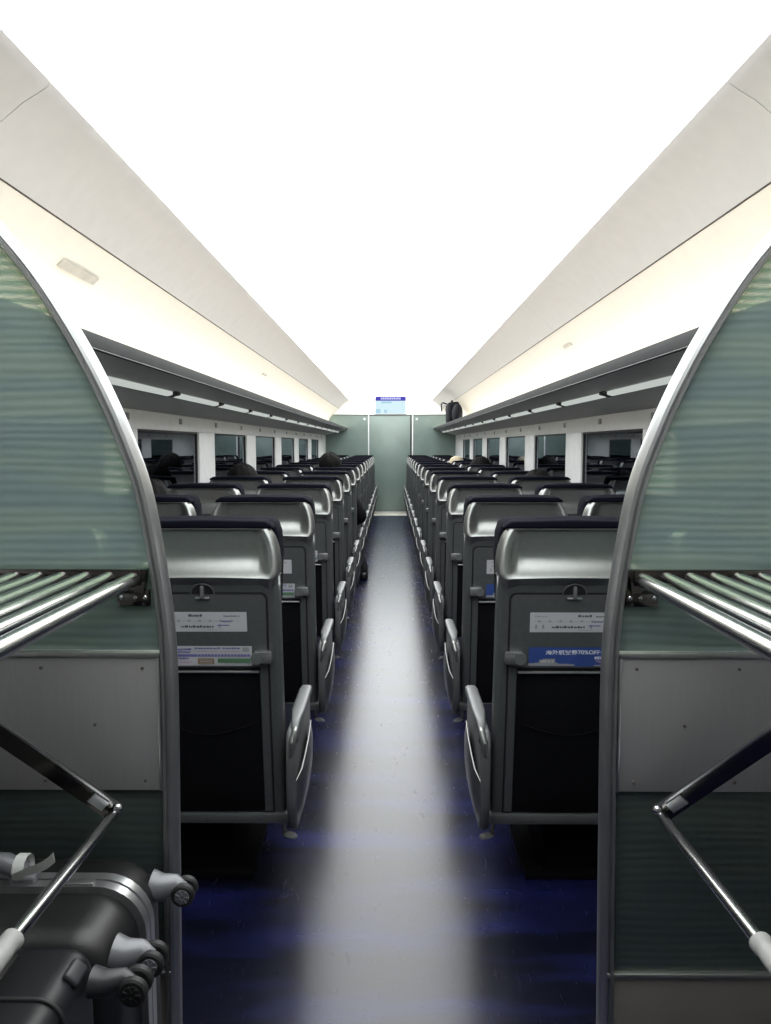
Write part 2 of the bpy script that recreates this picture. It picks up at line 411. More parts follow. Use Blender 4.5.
# ================================================================== LUGGAGE RACKS
for s, side in ((-1, 'left'), (1, 'right')):
    t = thing('overhead_luggage_rack', 'long grey overhead luggage rack running along the %s wall' % side, 'luggage rack', (0, 0, 0), 'overhead racks')
    y0 = 1.64
    P = lambda pts: [(s * a, b) for a, b in pts]
    MB().prism(P([(0.965, 1.795), (WX - 0.002, 1.677), (WX - 0.002, 1.70), (0.985, 1.815)]), 'y', y0, YE - 0.015, 'rack_under').build('shelf', t)
    lip = MB()
    lip.prism(P([(0.941, 1.838), (0.941, 1.820), (0.948, 1.797), (0.966, 1.791), (0.985, 1.800), (0.985, 1.836), (0.944, 1.840)]), 'y', y0, YE - 0.015, 'rack_lip')
    lip.build('front_lip', t, smooth=20)
    MB().tube([(s * 0.951, y0, 1.793), (s * 0.951, YE - 0.015, 1.793)], 0.0028, 'body', 8).build('edge_trim', t)
    for k in range(13):
        yy = 3.02 + 1.05 * k
        zc = 1.7975 - 0.257 * (1.135 - 0.965) 
        lp = MB(); rot = Matrix.Rotation(math.atan2(-0.118, 0.455) * -s, 3, 'Y')
        lp.box((s * 1.135, yy + 0.47, zc - 0.010), (0.038, 0.93, 0.022), 'strip_light', 0.008, rot=rot)
        lp.build('light_panel', t)
        MB().box((s * 1.135, yy + 0.995, zc - 0.008), (0.058, 0.10, 0.020), 'rack_lip', 0.005, rot=rot).build('reading_lamp_block', t)
        MB().b2(s * (WX - 0.006), s * WX, yy + 0.02, yy + 0.085, 1.618, 1.655, 'ink_grey', 0.002).build('seat_number_plate', t)
    o = MB().tube([(s * 1.375, 1.75, 1.745), (s * 1.375, YE - 0.1, 1.745)], 0.018, 'cove_light', 10).build('cove_light_tube')
    tag(o, 'glowing light tube hidden behind the %s overhead rack' % side, 'light')

# ================================================================== DOUBLE SEATS
def backrest(cx, t, s):
    """one seat back of the pair; local x centre cx (aisle side is -x for s=+1)"""
    hw = 0.230
    def yb(z): return interp([(0.26, 0.10), (0.60, 0.055), (1.04, 0.0), (1.08, -0.010), (1.24, 0.02)], z)
    # moulded back panel
    mb = MB()
    out = []
    n = 14
    zs = [0.26 + (1.083 - 0.26) * j / n for j in range(n + 1)]
    def fn(u, v):
        z = 0.26 + 0.823 * v; x = -hw + 2 * hw * u
        e = 1 - min(1, (hw - abs(x)) / 0.018)
        return (cx + x, yb(z) + 0.018 * (1 - math.sqrt(max(0, 1 - e * e))), z)
    us = [0, .004, .012, .025, .04, .12, .5, .88, .96, .975, .988, .996, 1]
    vs = [fn(u, v / n) for v in range(n + 1) for u in us]; nu = len(us)
    fs = [[j * nu + i, j * nu + i + 1, (j + 1) * nu + i + 1, (j + 1) * nu + i] for j in range(n) for i in range(nu - 1)]
    mb.raw(vs, fs, 'body')
    # sides going forward
    for sg in (-1, 1):
        vs = []
        for z in zs: vs += [(cx + sg * hw, yb(z) + 0.018, z), (cx + sg * hw, yb(z) + 0.055, z)]
        mb.raw(vs, [[2 * j, 2 * j + 1, 2 * j + 3, 2 * j + 2] for j in range(n)], 'body')
    mb.b2(cx - hw, cx + hw, yb(0.26) + 0.01, yb(0.26) + 0.075, 0.262, 0.30, 'body')
    mb.raw([(cx - hw, yb(1.083) + .018, 1.083), (cx + hw, yb(1.083) + .018, 1.083), (cx + hw, yb(1.083) + .09, 1.083), (cx - hw, yb(1.083) + .09, 1.083)], [(0, 1, 2, 3)], 'body')
    bk = mb.build('back_panel', t, smooth=50)
    # slanting flashes at the shoulder
    # tray groove + tray
    def rr(x0, x1, z0, z1, r0, r1, n=6):
        p = []
        for (px, pz, a0, r) in ((x1 - r1, z1 - r1, 0, r1), (x0 + r1, z1 - r1, 90, r1), (x0 + r0, z0 + r0, 180, r0), (x1 - r0, z0 + r0, 270, r0)):
            for k in range(n + 1):
                a = math.radians(a0 + 90 * k / n); p.append((px + r * math.cos(a), pz + r * math.sin(a)))
        return p
    def plate(mb, poly, off, th, m):
        vs = [(cx + a, yb(b) - off, b) for a, b in poly] + [(cx + a, yb(b) - off + th, b) for a, b in poly]
        k = len(poly)
        # front as a fan from the centre so that it follows the bend
        mb.raw(vs, [list(range(k))[::-1]] + [[i, (i + 1) % k, k + (i + 1) % k, k + i] for i in range(k)], m)
    g = MB(); plate(g, rr(-0.196, 0.196, 0.285, 1.036, 0.006, 0.022), 0.0025, 0.006, 'body_dark'); g.build('recess', bk, smooth=30)
    g = MB(); plate(g, rr(-0.190, 0.190, 0.797, 1.029, 0.006, 0.018), 0.010, 0.010, 'body')
    g.b2(cx - 0.190, cx + 0.190, yb(0.8) - 0.013, yb(0.8) + 0.0, 0.797, 0.806, 'body', 0.003)
    tray = g.build('tray_table', t, smooth=30)
    # side rails of the recess (tray arms)
    for sg in (-1, 1):
        a = MB()
        vs = []
        for z in (0.300, 0.50, 0.795):
            for (xx, dy) in ((0.166, -0.004), (0.190, -0.004), (0.190, 0.004), (0.166, 0.004)): vs.append((cx + sg * xx, yb(z) - 0.004 + dy, z))
        fs = [[i * 4 + k, i * 4 + (k + 1) % 4, (i + 1) * 4 + (k + 1) % 4, (i + 1) * 4 + k] for i in range(2) for k in range(4)] + [[0, 1, 2, 3], [8, 9, 10, 11]]
        a.raw(vs, fs, 'body'); a.build('tray_arm', t)
    # magazine pocket + bar
    g = MB()
    def pk(u, v):
        z = 0.300 + 0.478 * v; x = -0.163 + 0.326 * u
        return (cx + x, yb(z) - 0.004 - 0.022 * (math.sin(math.pi * u) ** 0.6) * (0.35 + 0.65 * math.sin(math.pi * min(1, v * 0.9 + 0.1)) ** 0.7) * (1 if v > 0 else 0.2), z)
    g.grid(pk, 12, 10, 'pocket')
    pkt = g.build('magazine_pocket', t)
    cv = MB().tube([(cx - 0.15 + 0.3 * k / 12, yb(0.60) - 0.024 + 0.008 * abs(k - 6) / 6 - 0.002, 0.612 - 0.035 * math.sin(math.pi * k / 12)) for k in range(13)], 0.0018, 'pocket', 6)
    cv.build('pocket_seam', pkt)
    MB().b2(cx - 0.164, cx + 0.164, yb(0.785) - 0.020, yb(0.785) - 0.008, 0.779, 0.786, 'alu', 0.002).build('pocket_bar', t)
    # latch: half-round recess with a turning knob
    l = MB()
    poly = [(0.036 * math.cos(math.pi * k / 12), 1.030 + 0.034 * math.sin(math.pi * k / 12)) for k in range(13)]
    plate(l, poly, 0.008, 0.006, 'body_dark'); 
    for k in range(12):
        a = poly[k]; b = poly[k + 1]
    l.tube([(cx + a, yb(b) - 0.009, b) for a, b in poly], 0.0025, 'body', 6)
    lt = l.build('tray_latch_recess', t)
    l = MB(); l.box((cx, yb(1.04) - 0.014, 1.038), (0.012, 0.012, 0.040), 'cap', 0.004)
    l.box((cx, yb(1.02) - 0.012, 1.019), (0.046, 0.008, 0.007), 'alu', 0.003)
    l.build('latch_knob', lt)
    # tray hinge knobs
    for sg in (-1, 1):
        k_ = MB()
        yk = yb(0.825) - 0.016
        k_.box((cx + sg * 0.186, yk, 0.829), (0.040, 0.026, 0.036), 'cap', 0.006)
        k_.tube([(cx + sg * 0.160, yk - 0.017, 0.829), (cx + sg * 0.160, yk + 0.014, 0.829)], [0.018, 0.020], 'cap', 18)
        k_.box((cx + sg * 0.178, yk - 0.004, 0.848), (0.050, 0.018, 0.004), 'alu', 0.002)
        k_.build('hinge_knob', t)
    # bottom bar
    MB().box((cx, yb(0.27) - 0.004, 0.276), (0.50, 0.032, 0.034), 'body', 0.006).build('bottom_bar', t)
    # head shell : scooped silver moulding
    h = MB()
    def wv(v): return interp([(0, 0.223), (0.08, 0.230), (0.3, 0.231), (0.6, 0.225), (0.85, 0.212), (1, 0.196)], v)
    def sm(a, b, x):
        k = max(0, min(1, (x - a) / (b - a))); return k * k * (3 - 2 * k)
    def hy(u, v):
        rim = -0.026 + 0.040 * v
        lip_ = (1 - min(1, max(0, v - 0.03) / 0.50)) ** 2.4
        yc = -0.026 + (0.060 - 0.004 * v) * (1 - lip_) if v > 0.03 else -0.026
        yc += (rim - yc) * sm(0.95, 1.0, v)
        e = 1 - sm(0.74, 0.93, abs(u))
        return rim + (yc - rim) * e
    vv = [0, .02, .05, .09, .14, .2, .27, .35, .44, .54, .64, .74, .83, .90, .95, .975, 1]
    uu = [-1, -.985, -.95, -.91, -.87, -.82, -.77, -.72, -.6, -.4, -.2, 0, .2, .4, .6, .72, .77, .82, .87, .91, .95, .985, 1]
    H = 0.147; ZB = 1.080
    vs = []
    for v in vv:
        for u in uu:
            ed = 0.012 * max(0, (abs(u) - 0.95) / 0.05) ** 2
            zz = ZB + H * v + (0.006 * math.cos(u * 1.5) if v == 0 else 0)
            vs.append((cx + wv(v) * u, hy(u, v) + ed, zz))
    nu = len(uu)
    fs = [[j * nu + i, j * nu + i + 1, (j + 1) * nu + i + 1, (j + 1) * nu + i] for j in range(len(vv) - 1) for i in range(nu - 1)]
    h.raw(vs, fs, 'shell')
    # sides, lip underside, top
    for sg in (-1, 1):
        q = []
        for v in vv: q += [(cx + sg * wv(v), hy(1, v) + 0.012, ZB + H * v), (cx + sg * wv(v), 0.070, ZB + H * v)]
        h.raw(q, [[2 * j, 2 * j + 1, 2 * j + 3, 2 * j + 2] for j in range(len(vv) - 1)], 'shell')
    q = []; q2 = []
    for u in uu:
        q += [(cx + wv(0) * u, hy(u, 0) + 0.012 * max(0, (abs(u) - 0.95) / 0.05) ** 2, ZB + 0.006 * math.cos(u * 1.5)), (cx + wv(0) * u * 0.985, 0.0 - 0.004 + 0.02 * max(0, abs(u) - .95) / .05, ZB - 0.022 - 0.020 * max(0, (abs(u) - 0.80) / 0.2))]
        q2 += [(cx + wv(1) * u, hy(u, 1) + 0.012 * max(0, (abs(u) - 0.95) / 0.05) ** 2, ZB + H), (cx + wv(1) * u, 0.06, ZB + H)]
    h.raw(q, [[2 * j, 2 * j + 1, 2 * j + 3, 2 * j + 2] for j in range(nu - 1)], 'shell')
    h.raw(q2, [[2 * j, 2 * j + 1, 2 * j + 3, 2 * j + 2] for j in range(nu - 1)], 'shell')
    h.build('head_shell', t, smooth=50)
    # headrest cushion (navy), wraps over the top
    c = MB(); pts = []
    prof = [(-0.214, 0.96), (-0.222, 1.14), (-0.218, 1.205), (-0.209, 1.235), (-0.192, 1.248), (-0.10, 1.2525), (0, 1.253), (0.10, 1.2525), (0.192, 1.248), (0.209, 1.235), (0.218, 1.205), (0.222, 1.14), (0.214, 0.96)]
    c.prism([(cx + a, b) for a, b in prof], 'y', 0.074, 0.200, 'navy', 0.016, 3)
    c.prism([(cx + a, b) for a, b in [(-0.212, 1.2275), (-0.204, 1.238), (-0.186, 1.249), (0, 1.253), (0.186, 1.249), (0.204, 1.238), (0.212, 1.2275)]], 'y', 0.030, 0.10, 'navy', 0.006, 2)
    c.build('headrest', t, smooth=60)
    c = MB(); c.box((cx, 0.165, 0.72), (0.425, 0.085, 0.56), 'navy', 0.035, 3, Matrix.Rotation(0.10, 3, 'X'))
    c.build('back_cushion', t)
    return tray, yb

def bars(mb, x0, x1, y, z, h, m, pat, seed):
    """illegible small print, as short strokes"""
    rr_ = random.Random(seed); x = x0
    while x < x1 - 0.002:
        w_ = rr_.uniform(0.003, 0.008) * pat
        w_ = min(w_, x1 - x)
        mb.raw([(x, y, z), (x + w_, y, z), (x + w_, y, z + h * rr_.uniform(0.7, 1)), (x, y, z + h)], [(0, 1, 2, 3)], m)
        x += w_ + rr_.uniform(0.001, 0.0035)

def make_pair(s):
    SX[0] = s
    t = thing('double_seat', '', 'train seat')
    for cx in (-0.2635, 0.2635):
        tray, yb = backrest(cx, t, s)
        yy = yb(0.90) - 0.0125; yl = yb(0.83) - 0.0125
        # local coordinates before mirroring; xl(x) turns "viewer x" into them
        ccx = cx
        def X(v): return ccx + v if s > 0 else ccx - v          # v runs left to right for the viewer
        def quad(mb, a, b, z0, z1, y, m):
            def yz(z): return interp([(0.26, 0.10), (0.60, 0.055), (1.04, 0.0)], z) - 0.0105 - y
            mb.raw([(X(a), yz(z0), z0), (X(b), yz(z0), z0), (X(b), yz(z1), z1), (X(a), yz(z1), z1)], [(0, 1, 2, 3)], m)
        a0, a1 = (-0.132, 0.138) if s > 0 else (-0.138, 0.132)
        c1 = MB(); quad(c1, a0, a1, 0.912, 0.975, 0.0006, 'card'); R2 = random.Random(5)
        W = a1 - a0
        def strokes(mb, f0, f1, z, h, m, dens, seed):
            q = random.Random(seed); x = a0 + W * f0; e_ = a0 + W * f1
            while x < e_:
                w_ = min(q.uniform(0.002, 0.006) * dens, e_ - x)
                quad(mb, x, x + w_, z, z + h * q.uniform(0.6, 1), 0.0012, m); x += w_ + q.uniform(0.0008, 0.003)
        strokes(c1, 0.05, 0.20, 0.960, 0.005, 'ink_grey', 1, 1)
        strokes(c1, 0.54 - .1 * (s < 0) * 2, 0.70 - .1 * (s < 0) * 2, 0.960, 0.008, 'ink', 1.2, 2)
        strokes(c1, 0.74, 0.92, 0.960, 0.005, 'ink', 1, 8)
        quad(c1, a0 + W * .06, a1 - W * .08, 0.9455, 0.9463, 0.0012, 'ink_grey')
        for k in range(7): quad(c1, a0 + W * (.09 + .12 * k), a0 + W * (.12 + .12 * k), 0.944, 0.950, 0.0014, 'ink_grey')
        strokes(c1, 0.70, 0.82, 0.943, 0.005, 'ink_purple', 1.5, 3)
        strokes(c1, 0.25, 0.62, 0.925, 0.008, 'ink', 1.6, 4)
        for k in (.06, .14, .68): quad(c1, a0 + W * k, a0 + W * k + .006, 0.923, 0.936, 0.0012, 'ink_grey')
        quad(c1, a0 + W * .66, a0 + W * .80, 0.931, 0.934, 0.0013, 'ink_purple')
        strokes(c1, 0.55, 0.72, 0.917, 0.003, 'ink_grey', 1, 6)
        c1.build('route_card', tray, weld=False)
        c2 = MB()
        b0, b1 = (-0.132, 0.140) if s > 0 else (-0.136, 0.144)
        W2 = b1 - b0
        if s > 0:
            quad(c2, b0, b1, 0.802, 0.864, 0.003, 'card_blue')
            z_ = 0.842; yt = interp([(0.26, 0.10), (0.60, 0.055), (1.04, 0.0)], z_) - 0.0105 - 0.0045
            c2.text('海外航空券70%OFF～', cx + b0 + 0.052, yt, z_, 0.018, 'ink_white', width=0.185)
            sky = [(0.0, .030), (0.02, .008), (0.07, .010), (.12, .022), (.16, .030), (.22, .026), (.30, .027), (.33, .010), (.40, .006), (.46, .012), (.52, .004)]
            for (f0, h0), (f1, h1) in zip(sky, sky[1:]):
                quad(c2, b0 + W2 * f0, b0 + W2 * f1, 0.804, 0.804 + min(h0, h1) * .8 + .002, 0.0042, 'ink_grey')
            for f in (0.15, 0.18, 0.22, 0.26): quad(c2, b0 + W2 * f, b0 + W2 * (f + .02), 0.815, 0.822, 0.0048, 'card')
            quad(c2, b0 + W2 * .745, b0 + W2 * .94, 0.826, 0.834, 0.0042, 'ink_white')
            for k in range(6): quad(c2, b0 + W2 * (.76 + .03 * k), b0 + W2 * (.765 + .03 * k + .012), 0.828, 0.832, 0.0048, 'card_blue')
            for k in range(5): quad(c2, b0 + W2 * (.76 + .035 * k), b0 + W2 * (.80 + .035 * k), 0.818 - .003 * k, 0.821 - .003 * k, 0.0042, 'ink_pink' if k < 2 else 'ink_white')
            quad(c2, b0 + W2 * .74, b0 + W2 * .97, 0.803, 0.807, 0.0042, 'ink_grey')
            c2.build('blue_advert_card', tray, weld=False)
        else:
            a0, W = b0, W2
            def st2(f0, f1, z, h, m, dens, seed):
                q = random.Random(seed); x = b0 + W2 * f0; e_ = b0 + W2 * f1
                while x < e_:
                    w_ = min(q.uniform(0.002, 0.006) * dens, e_ - x)
                    quad(c2, x, x + w_, z, z + h * q.uniform(0.7, 1), 0.0042, m); x += w_ + q.uniform(0.0006, 0.002)
            quad(c2, b0, b1, 0.802, 0.866, 0.003, 'card')
            st2(.02, .34, .853, .006, 'ink_purple', 1.5, 11); st2(.02, .32, .844, .006, 'ink_purple', 1.5, 12)
            st2(.37, .66, .857, .005, 'ink_purple', 3, 13); st2(.68, .87, .857, .005, 'ink_purple', 3, 14)
            st2(.38, .62, .847, .003, 'ink_pink', 1, 15); st2(.66, .86, .847, .003, 'ink_pink', 1, 16)
            quad(c2, b0 + W2 * .90, b0 + W2 * .97, .848, .862, .0042, 'ink_grey')
            quad(c2, b0 + W2 * .02, b1 - .006, .8315, .8395, .0040, 'ink_purple')
            for k in range(16): quad(c2, b0 + W2 * (.40 + .036 * k), b0 + W2 * (.408 + .036 * k), .8325, .8385, .0048, 'card')
            st2(.02, .30, .823, .006, 'ink_purple', 1.3, 17); st2(.02, .33, .810, .007, 'ink_pink', 1.2, 18)
            quad(c2, b0 + W2 * .40, b0 + W2 * .58, .8065, .826, .0042, 'ink_brown')
            for k in range(3): quad(c2, b0 + W2 * .42, b0 + W2 * .56, .810 + .005 * k, .8115 + .005 * k, .0048, 'card')
            quad(c2, b0 + W2 * .62, b0 + W2 * .98, .812, .826, .0042, 'ink_green')
            st2(.70, .97, .8065, .004, 'ink_grey', 1, 19)
            c2.build('white_advert_card', tray, weld=False)
    # seat cushions
    for cx in (-0.2635, 0.2635):
        c = MB(); c.box((cx, 0.40, 0.41), (0.455, 0.50, 0.13), 'navy', 0.045, 3); c.build('seat_cushion', t)
    # base: cross beam, skirt and leg
    b = MB()
    b.b2(-0.47, 0.49, 0.16, 0.60, 0.24, 0.34, 'pocket', 0.01)
    b.b2(-0.30, 0.32, 0.22, 0.50, 0.0, 0.25, 'pocket', 0.02)
    b.b2(-0.36, 0.38, 0.20, 0.54, 0.0, 0.03, 'pocket', 0.008)
    b.build('pedestal', t)
    # aisle armrest
    ax = -0.8215
    def aisle():
        cap = MB()
        def cf(u, v):
            y = 0.015 + 0.43 * v; c0 = 0.292 + ax
            hwid = interp([(0, .010), (0.10, .014), (0.35, .0225), (0.9, .0225), (1, .012)], v)
            xoff = interp([(0, -.006), (.35, 0)], v)
            a = 2 * math.pi * u; zc = 0.603 - 0.035 * max(0, 1 - v / 0.12) ** 2 - 0.02 * max(0, (v - .9) / .1) ** 2
            return (c0 + xoff + hwid * math.copysign(abs(math.cos(a)) ** .6, math.cos(a)), y, zc + 0.012 * math.copysign(abs(math.sin(a)) ** .6, math.sin(a)))
        cap.grid(cf, 20, 14, 'cap')
        c_ = cap.build('armrest', t, smooth=50)
        tip = MB(); tip.tube([(0.284 + ax, 0.060, 0.596), (0.286 + ax, 0.020, 0.588), (0.291 + ax, 0.004, 0.562), (0.297 + ax, 0.004, 0.515)], [0.009, 0.012, 0.012, 0.006], 'shell', 12); tip.build('armrest_tip', c_)
        sp = MB()
        poly = [(0.006, 0.575), (0.0, 0.50), (0.004, 0.36), (0.03, 0.27), (0.06, 0.255), (0.36, 0.255), (0.43, 0.30), (0.45, 0.42), (0.445, 0.56), (0.43, 0.592), (0.03, 0.592)]
        sp.prism(poly, 'x', 0.283 + ax, 0.313 + ax, 'cap', 0.008, 2); sp.build('side_panel', t, smooth=50)
        # pod : bulged lower cover whose upper rim sweeps down towards the seat back
        pd = MB()
        rim = [(0.36, 0.50), (0.31, 0.518), (0.25, 0.515), (0.19, 0.500), (0.12, 0.478), (0.06, 0.452), (0.02, 0.430)]
        low = [(0.39, 0.42), (0.37, 0.33), (0.31, 0.28), (0.23, 0.262), (0.16, 0.260), (0.08, 0.264), (0.025, 0.30)]
        xb = 0.284 + ax
        nr = len(rim)
        def pf(i, v):
            (ya, za), (yb_, zb) = rim[i], low[i]
            bul = math.sin(math.pi * min(1, (i + 0.4) / (nr - 0.6))) ** 0.6
            d = 0.028 * bul * math.sin(math.pi * (0.25 + 0.75 * v)) ** 0.8 if v < 1 else 0
            return (xb - d, ya + (yb_ - ya) * v, za + (zb - za) * v)
        vs = [pf(i, j / 8) for j in range(9) for i in range(nr)]
        fs = [[j * nr + i, j * nr + i + 1, (j + 1) * nr + i + 1, (j + 1) * nr + i] for j in range(8) for i in range(nr - 1)]
        pd.raw(vs, fs, 'shell')
        pod = pd.build('side_pocket', t, smooth=60)
        MB().tube([pf(i, 0) for i in range(nr)], [0.002] + [0.0034] * (nr - 2) + [0.002], 'shell', 8).build('pocket_rim', pod)
        # foot pedal
        pe = MB(); pe.tube([(0.345 + ax, 0.13, 0.262), (0.335 + ax, 0.12, 0.215)], [0.007, 0.006], 'alu_dark', 10)
        pe.ell((0.318 + ax, 0.115, 0.203), (0.027, 0.020, 0.008), 'cap', 18, 8, Matrix.Rotation(-0.25, 3, 'Y')); pe.build('foot_pedal', t)
    aisle()
    c = MB(); c.box((0, 0.24, 0.60), (0.045, 0.40, 0.028), 'cap', 0.012, 3); c.box((0, 0.10, 0.50), (0.035, 0.08, 0.20), 'body', 0.01); c.build('centre_armrest', t)
    c = MB(); c.box((0.525, 0.24, 0.60), (0.045, 0.40, 0.028), 'cap', 0.012, 3); c.box((0.525, 0.24, 0.43), (0.03, 0.38, 0.33), 'body', 0.02); c.build('window_armrest', t)
    SX[0] = 1
    return t

ORD = ['front', 'second', 'third', 'fourth', 'fifth', 'sixth', 'seventh', 'eighth', 'ninth', 'tenth', 'eleventh']
def seat_label(i, side):
    extra = 'blue advert cards' if side == 'right' else 'white advert cards'
    base = {0: 'nearest grey double seat %s of the aisle, with %s, just past the partition' % (side, extra),
            13: 'farthest grey double seat on the %s of the aisle, against the end wall' % side,
            12: 'grey double seat on the %s of the aisle, second from the end wall' % side,
            11: 'grey double seat on the %s of the aisle, third from the end wall' % side}
    return base.get(i) or 'grey double seat on the %s of the aisle, %s row from the near partition' % (side, ORD[i])
ROW0, PITCH = 2.28, 1.05
protos = {}
for s, side in ((1, 'right'), (-1, 'left')):
    protos[side] = make_pair(s)
index_kids()
for s, side in ((1, 'right'), (-1, 'left')):
    for i in range(14):
        o = protos[side] if i == 0 else copy_tree(protos[side])
        o.location = (s * 0.8275, ROW0 + PITCH * i, 0)
        o['label'] = seat_label(i, side); o['category'] = 'train seat'; o['group'] = 'double seats %s of the aisle' % side

# ================================================================== PARTITIONS WITH CURVED FRAME
curve = [(0.0, 0.464), (0.185, 0.464), (0.60, 0.458), (0.94, 0.454), (1.10, 0.458), (1.254, 0.476), (1.397, 0.501), (1.52, 0.5425), (1.63, 0.590), (1.734, 0.645), (1.84, 0.712), (1.93, 0.785), (2.02, 0.872), (2.10, 0.965), (2.165, 1.055), (2.215, 1.135)]
def smooth_curve(pts, n=5):
    out = []
    for i in range(len(pts) - 1):
        p0 = pts[max(i - 1, 0)]; p1 = pts[i]; p2 = pts[i + 1]; p3 = pts[min(i + 2, len(pts) - 1)]
        for k in range(n):
            t = k / n
            out.append(tuple(0.5 * ((2 * p1[a]) + (-p0[a] + p2[a]) * t + (2 * p0[a] - 5 * p1[a] + 4 * p2[a] - p3[a]) * t * t + (-p0[a] + 3 * p1[a] - 3 * p2[a] + p3[a]) * t ** 3) for a in (0, 1)))
    out.append(pts[-1]); return out
cv = smooth_curve(curve)
for s, side in ((-1, 'left'), (1, 'right')):
    t = thing('luggage_bay_partition', '%s teal glass and steel partition with a curved metal edge' % side, 'partition', (0.008 if s > 0 else 0, PY, 0), 'partitions either side of the aisle')
    # frame section swept along the curve: (offset outward from the aisle edge, y)
    sec = [(0.0, 0.008), (0.003, -0.006), (0.009, -0.016), (0.0155, -0.019), (0.0165, -0.015), (0.0205, -0.015), (0.022, -0.021), (0.028, -0.021), (0.031, -0.014), (0.031, 0.022), (0.003, 0.022)]
    vs = []; fs = []; k = len(sec)
    for i, (z, x) in enumerate(cv):
        a = cv[max(i - 1, 0)]; b = cv[min(i + 1, len(cv) - 1)]
        tz, tx = b[0] - a[0], b[1] - a[1]; L = math.hypot(tz, tx); nx, nz = tz / L, -tx / L
        for off, yy in sec: vs.append((s * (x + nx * off), yy, z + nz * off))
    for i in range(len(cv) - 1):
        for j in range(k): fs.append([i * k + j, i * k + (j + 1) % k, (i + 1) * k + (j + 1) % k, (i + 1) * k + j])
    fs += [list(range(k)), [(len(cv) - 1) * k + j for j in range(k)]]
    MB().raw(vs, fs, 'alu_dark').build('curved_frame', t, smooth=25)
    inner = []
    for i, (z, x) in enumerate(cv):
        a = cv[max(i - 1, 0)]; b = cv[min(i + 1, len(cv) - 1)]
        tz, tx = b[0] - a[0], b[1] - a[1]; L = math.hypot(tz, tx)
        inner.append((x + tz / L * 0.028, z - tx / L * 0.028))
    up = [p for p in inner if p[1] > 1.045]
    x_at = interp([(p[1], p[0]) for p in inner], 1.045)
    wallp = [(1.24, 2.12), (1.30, 2.05), (1.36, 1.965), (1.395, 1.89), (1.412, 1.80), (1.412, 1.045)]
    up = [(x_at, 1.045)] + up + wallp
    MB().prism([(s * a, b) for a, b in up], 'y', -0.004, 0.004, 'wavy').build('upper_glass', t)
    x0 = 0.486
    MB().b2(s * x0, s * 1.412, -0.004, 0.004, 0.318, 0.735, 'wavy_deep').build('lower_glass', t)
    g = MB(); g.b2(s * (x0 + .006), s * 1.412, -0.012, 0.008, 0.735, 1.030, 'panel', 0.002)
    pn = g.build('steel_panel', t)
    rm = MB(); rm.b2(s * x0, s * 1.412, -0.016, 0.008, 1.030, 1.042, 'alu', 0.003); rm.b2(s * x0, s * (x0 + .007), -0.016, 0.008, 0.735, 1.030, 'alu', 0.002)
    rm.build('panel_rim', pn)
    for (sxp, szp) in ((0.524, 1.007), (0.524, 0.757), (0.742, 1.007), (0.742, 0.757), (0.96, 1.007), (0.96, 0.757), (0.63, 0.882)):
        MB().tube([(s * sxp, -0.0145, szp), (s * sxp, -0.011, szp)], 0.0035, 'seam', 10).build('screw', pn)
    g = MB(); g.b2(s * (x0 - .01), s * 1.412, -0.012, 0.008, 0.0, 0.308, 'kick', 0.002).build('kick_panel', t)
    MB().b2(s * (x0 - .01), s * 1.412, -0.018, 0.008, 0.308, 0.320, 'alu_dark', 0.003).build('lower_trim', t)

    # tube shelf
    t = thing('tube_luggage_shelf', 'luggage shelf of polished steel tubes on the %s partition' % side, 'luggage shelf', (0, 0, 0), 'tube shelves')
    for i in range(18):
        xx = 0.532 + 0.0495 * i; r = 0.0155 if i == 0 else 0.013
        zz = 1.207 if i else 1.203
        MB().tube([(s * xx, 0.30, zz), (s * xx, PY - 0.034, zz)], r, 'chrome', 16).build('tube', t)
    MB().b2(s * 0.515, s * 1.40, PY - 0.034, PY - 0.024, 1.190, 1.224, 'steel_dark', 0.002).build('end_rail', t)
    MB().b2(s * 0.515, s * 1.40, 0.29, 0.31, 1.190, 1.224, 'steel_dark', 0.002).build('end_rail', t)
    g = MB(); g.prism([(s * 0.505, 1.222), (s * 0.532, 1.222), (s * 0.532, 1.175), (s * 0.512, 1.172)], 'y', PY - 0.030, PY - 0.008, 'steel_dark')
    bk = g.build('end_bracket', t)
    MB().b2(s * 0.503, s * 0.572, PY - 0.018, PY - 0.005, 1.142, 1.178, 'steel_dark', 0.003).build('screw_plate', t)
    for q in (0.512, 0.533, 0.562):
        MB().ell((s * q, PY - 0.019, 1.162), (0.0052, 0.004, 0.0052), 'chrome', 12, 8).build('screw', bk)

    # swing-out guard: flat arm + tube
    t = thing('luggage_guard_bar', 'folding steel luggage guard of flat arm and tube, %s of the aisle' % side, 'guard bar', (0, 0, 0), 'luggage guards')
    p0 = Vector((s * 0.560, 1.520, 0.735)); p1 = Vector((s * 0.741, 1.40, 0.960))
    dv = (p1 - p0); L = dv.length; dv.normalize()
    ext = p0 - dv * 0.012; far = p0 + dv * (L + 0.22)
    # flat bar: bright narrow top edge, dark polished face
    perp = Vector((s * 0.62, -0.2, -0.75)); perp = (perp - dv * perp.dot(dv)).normalized(); th = dv.cross(perp).normalized()
    def slab(a, b, w_, tk, m, mbx, off=0):
        vs = []
        for e_ in (a, b):
            for (i_, j_) in ((0, -1), (1, -1), (1, 1), (0, 1)): vs.append(e_ + perp * (w_ * i_ + off) + th * (tk * j_ / 2))
        return mbx.raw(vs, [(0, 1, 2, 3), (4, 5, 6, 7), (0, 1, 5, 4), (1, 2, 6, 5), (2, 3, 7, 6), (3, 0, 4, 7)], m)
    slab(ext, far, 0.034, 0.006, 'steel_dark', MB()).build('flat_arm', t)
    slab(ext, far, 0.004, 0.012, 'chrome', MB(), -0.003).build('arm_edge', t)
    slab(p0 + dv * 0.022, p0 + dv * 0.060, 0.022, 0.014, 'alu', MB(), 0.004).build('hinge_block', t)
